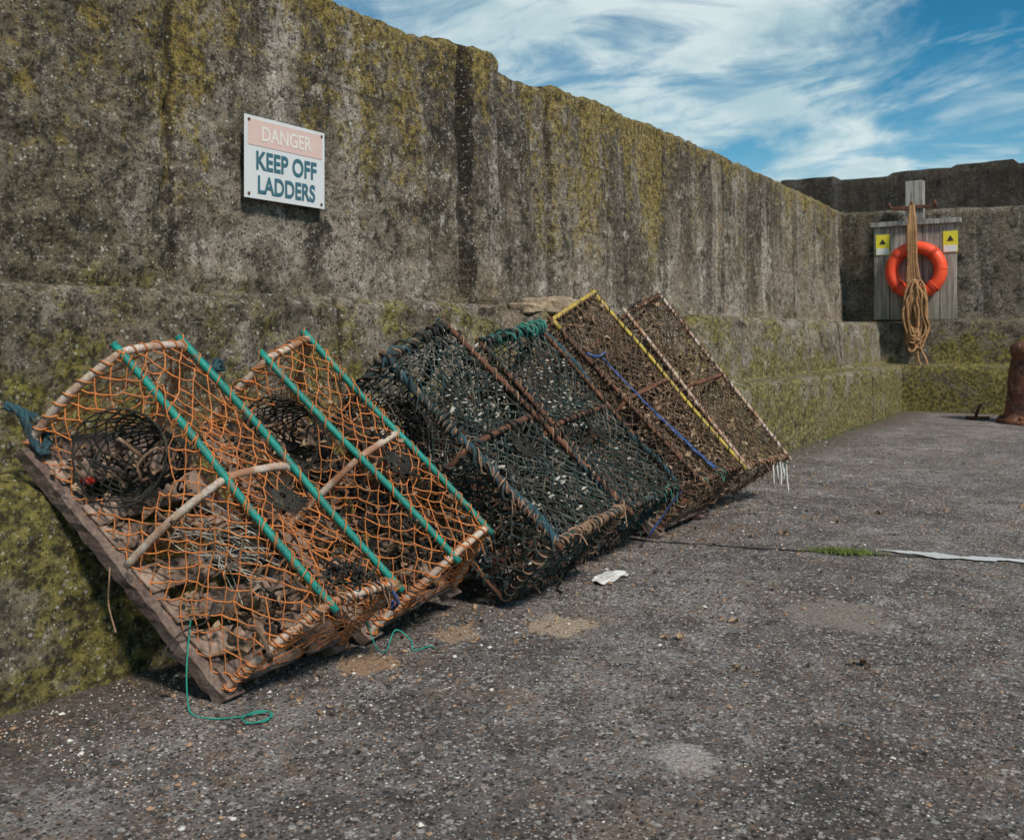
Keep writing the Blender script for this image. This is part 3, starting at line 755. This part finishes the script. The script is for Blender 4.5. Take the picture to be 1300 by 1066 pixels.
k=MB(); k.tube([V((-1.55,12.6,0)),V((-1.52,12.5,.10)),V((-1.47,12.45,.20))],.02,6,True); k.box(V((-1.65,12.6,.02)),V((-1.4,12.6,.02)),V((0,.15,0)),V((0,0,.03)),3,.005)
k.obj('rusty_bracket',M_rusty)

# ------------------------------------------------------------------ small things on the ground
random.seed(5)
mats=[plain('grit_pale',(.58,.54,.49),.9,sc=80),plain('grit_brown',(.32,.20,.13),.9,sc=80),plain('grit_dark',(.05,.045,.04),.9,sc=80)]
mbs=[MB(),MB(),MB()]
for q in range(20000):
    y=1.2+R()**1.6*8; x=U(-2.5,2.6) if R()<.75 else -2.52+abs(random.gauss(0,.5))
    i=random.choices((0,1,2),(.3,.3,.4))[0]; r=U(.0015,.0045) if R()<.96 else U(.005,.012)
    mbs[i].rock(V((x,y,gz(x,y)+r*.3)),r)
ge=empty('grit')
for b_,m_,nm_ in zip(mbs,mats,('pale_grit','brown_grit','dark_grit')): b_.obj(nm_,m_,ge,False)
k=MB()
for q in range(1400):
    x=-2.5+abs(random.gauss(0,.42)); y=U(1.6,7); k.flake(V((x,y,gz(x,y)+.006)),U(.005,.018))
for q in range(420):
    x=U(-2,2.2); y=U(1.8,9); k.flake(V((x,y,gz(x,y)+.006)),U(.004,.014))
for (x,y) in ((-1.2,3.2),(-.9,5.9),(-.5,6.3),(-1.3,2.9),(-.7,3.0),(-1.5,5.2),(-1.35,5.25),(-1.0,2.75),(-1.6,4.6),(-1.5,4.75),(-1.7,4.3),(-1.2,5.6)):
    for i in range(6): k.flake(V((x+U(-.03,.03),y+U(-.02,.02),.01)),U(.01,.028))
k.obj('leaf_litter',M_shell,None,False)
k=MB(); c0=V((-1.83,3.46,.010)); n1,n2=18,14
for j in range(n2+1):
    for i in range(n1+1):
        x=(i/n1-.5); y=(j/n2-.5); an=math.atan2(y,x); rad=max(abs(x),abs(y))*2; lim=.085*(1+.5*noise.noise(V((math.cos(an)*1.5,math.sin(an)*1.5,3))))
        k.v.append(c0+V((math.cos(an)*rad*lim*.7,math.sin(an)*rad*lim*1.3,.022*abs(noise.noise(V((x*3,y*3,4))))+.002)))
for j in range(n2):
    for i in range(n1): a=j*(n1+1)+i; k.f.append((a,a+1,a+n1+2,a+n1+1))
k.obj('plastic_scrap',M_white,None,True)
def strip(name,pts,wd,z,mat,seed):
    d=resample(cat([V(p) for p in pts],8),.02); b=MB()
    for i,p in enumerate(d):
        t=(d[min(i+1,len(d)-1)]-d[max(0,i-1)]).normalized(); s=V((-t.y,t.x,0))
        ww=wd*(.35+2.2*abs(noise.noise(V((i*.11,seed,0))))+.6*abs(noise.noise(V((i*.5,seed,9)))))*min(1,min(i,len(d)-1-i)/6+.05); o=s*(.03*noise.noise(V((i*.08,seed,5)))+.008*noise.noise(V((i*.4,seed,5))))
        for q in (-1,1):
            pp=p+o+s*ww*q; b.v.append(V((pp.x,pp.y,gz(pp.x,pp.y)+z)))
    for i in range(len(d)-1): b.f.append((2*i,2*i+2,2*i+3,2*i+1))
    b.obj(name,mat,None,False)
strip('paving_joint',[(-2.3,4.12,0),(-1.8,4.28,0),(-1.3,4.42,0),(-.96,4.56,0),(-.39,4.80,0),(1.6,5.5,0),(4,6.3,0)],.011,.004,plain('joint_dark',(.03,.027,.022),.9),2)
strip('dried_trickle',[(-1.0,4.66,0),(-.75,4.68,0),(-.45,4.78,0),(-.1,4.90,0),(.5,5.2,0),(1.4,5.6,0)],.046,.008,plain('trickle_pale',(.56,.56,.54),.35,dirt=(.16,.15,.14),sc=22),4)
k=MB()
for q in range(700):
    x=-1.12+random.gauss(0,.07); y=4.50+random.gauss(0,.022)+(x+1.12)*.3; h=U(.01,.035); lean=V((U(-.02,.02),U(-.02,.02),h)); p=V((x,y,.004)); s=V((U(-1,1),U(-1,1),0)).normalized()*.0022
    b_=len(k.v); k.v+=[p-s,p+s,p+lean]; k.f.append((b_,b_+1,b_+2))
for q in range(500):
    y=U(6,13.2); x=-2.52+abs(random.gauss(0,.03)); h=U(.01,.05); lean=V((U(-.01,.03),U(-.02,.02),h)); p=V((x,y,.0)); s=V((U(-1,1),U(-1,1),0)).normalized()*.003
    b_=len(k.v); k.v+=[p-s,p+s,p+lean]; k.f.append((b_,b_+1,b_+2))
k.obj('grass_tuft',plain('grass',(.15,.19,.04),.8),None,False)

# ------------------------------------------------------------------ sky, light, camera
wd=bpy.data.worlds.new('World'); scene.world=wd; wd.use_nodes=True
t=wd.node_tree
class WN(NT):
    def __init__(s,t): s.t=t; s.n=t.nodes; s.l=t.links; s.n.clear()
n=WN(t)
EL=math.radians(46); ROT=math.atan2(.88,-.42)
sky=n.new('ShaderNodeTexSky',sky_type='NISHITA'); sky.sun_disc=False; sky.sun_elevation=EL; sky.sun_rotation=ROT
sky.air_density=1.0; sky.dust_density=.5; sky.ozone_density=2.0
tc=n.new('ShaderNodeTexCoord').outputs['Generated']; s=n.sep(tc)
zz=n.math('ADD',n.math('MAXIMUM',s[2],0),.20)
pv=n.comb(n.math('DIVIDE',s[0],zz),n.math('DIVIDE',s[1],zz),0)
cl=n.noise(n.mapping(pv,scale=(1.0,1.0,1),rot=(0,0,.9),loc=(.6,.2,0)),1.3,12,.58,.6)
cl2=n.noise(n.mapping(pv,scale=(.8,1.2,1),rot=(0,0,-.35),loc=(3,1,0)),2.6,11,.62,.9)
f=n.math('MULTIPLY',n.ramp(cl,.44,.60,0,1.0),n.ramp(cl2,.36,.58,.25,1))
f=n.math('ADD',f,n.ramp(cl2,.54,.68,0,.4))
f=n.math('ADD',f,n.ramp(s[2],.26,.10,0,.38)); f=n.math('MINIMUM',f,.92)
tint=n.mix(1.0,sky.outputs[0],n.mix(n.ramp(s[2],.1,.4),(.26,.82,.92),(.14,.66,.78)),'MULTIPLY')
cc=n.mix(n.ramp(n.noise(pv,2.3,7,.6),.4,.6),(4.2,5.7,6.1),(6.4,7.4,7.5))
c=n.mix(f,tint,cc)
bg=n.new('ShaderNodeBackground'); n.put(bg.inputs[0],c); bg.inputs[1].default_value=.11
o=n.new('ShaderNodeOutputWorld'); n.l.new(bg.outputs[0],o.inputs[0])
ld=bpy.data.lights.new('sun','SUN'); ld.energy=3.9; ld.angle=math.radians(7); ld.color=(1,.93,.84)
lo=bpy.data.objects.new('sun',ld); col.objects.link(lo)
sd=V((math.sin(ROT)*math.cos(EL),math.cos(ROT)*math.cos(EL),math.sin(EL)))
lo.rotation_euler=(-sd).to_track_quat('-Z','Y').to_euler(); lo.location=(5,-5,8)
cd=bpy.data.cameras.new('camera'); cam=bpy.data.objects.new('camera',cd); col.objects.link(cam)
cam.location=(0,0,1.05); cam.rotation_euler=(math.radians(90),0,math.radians(34.1))
cd.sensor_width=36; cd.lens=31.85; cd.shift_y=-.083; cd.clip_end=3000; cd.clip_start=.05
cd.dof.use_dof=True; cd.dof.focus_distance=3.3; cd.dof.aperture_fstop=6.3
scene.camera=cam
scene.view_settings.view_transform='Standard'; scene.view_settings.look='None'; scene.view_settings.exposure=0
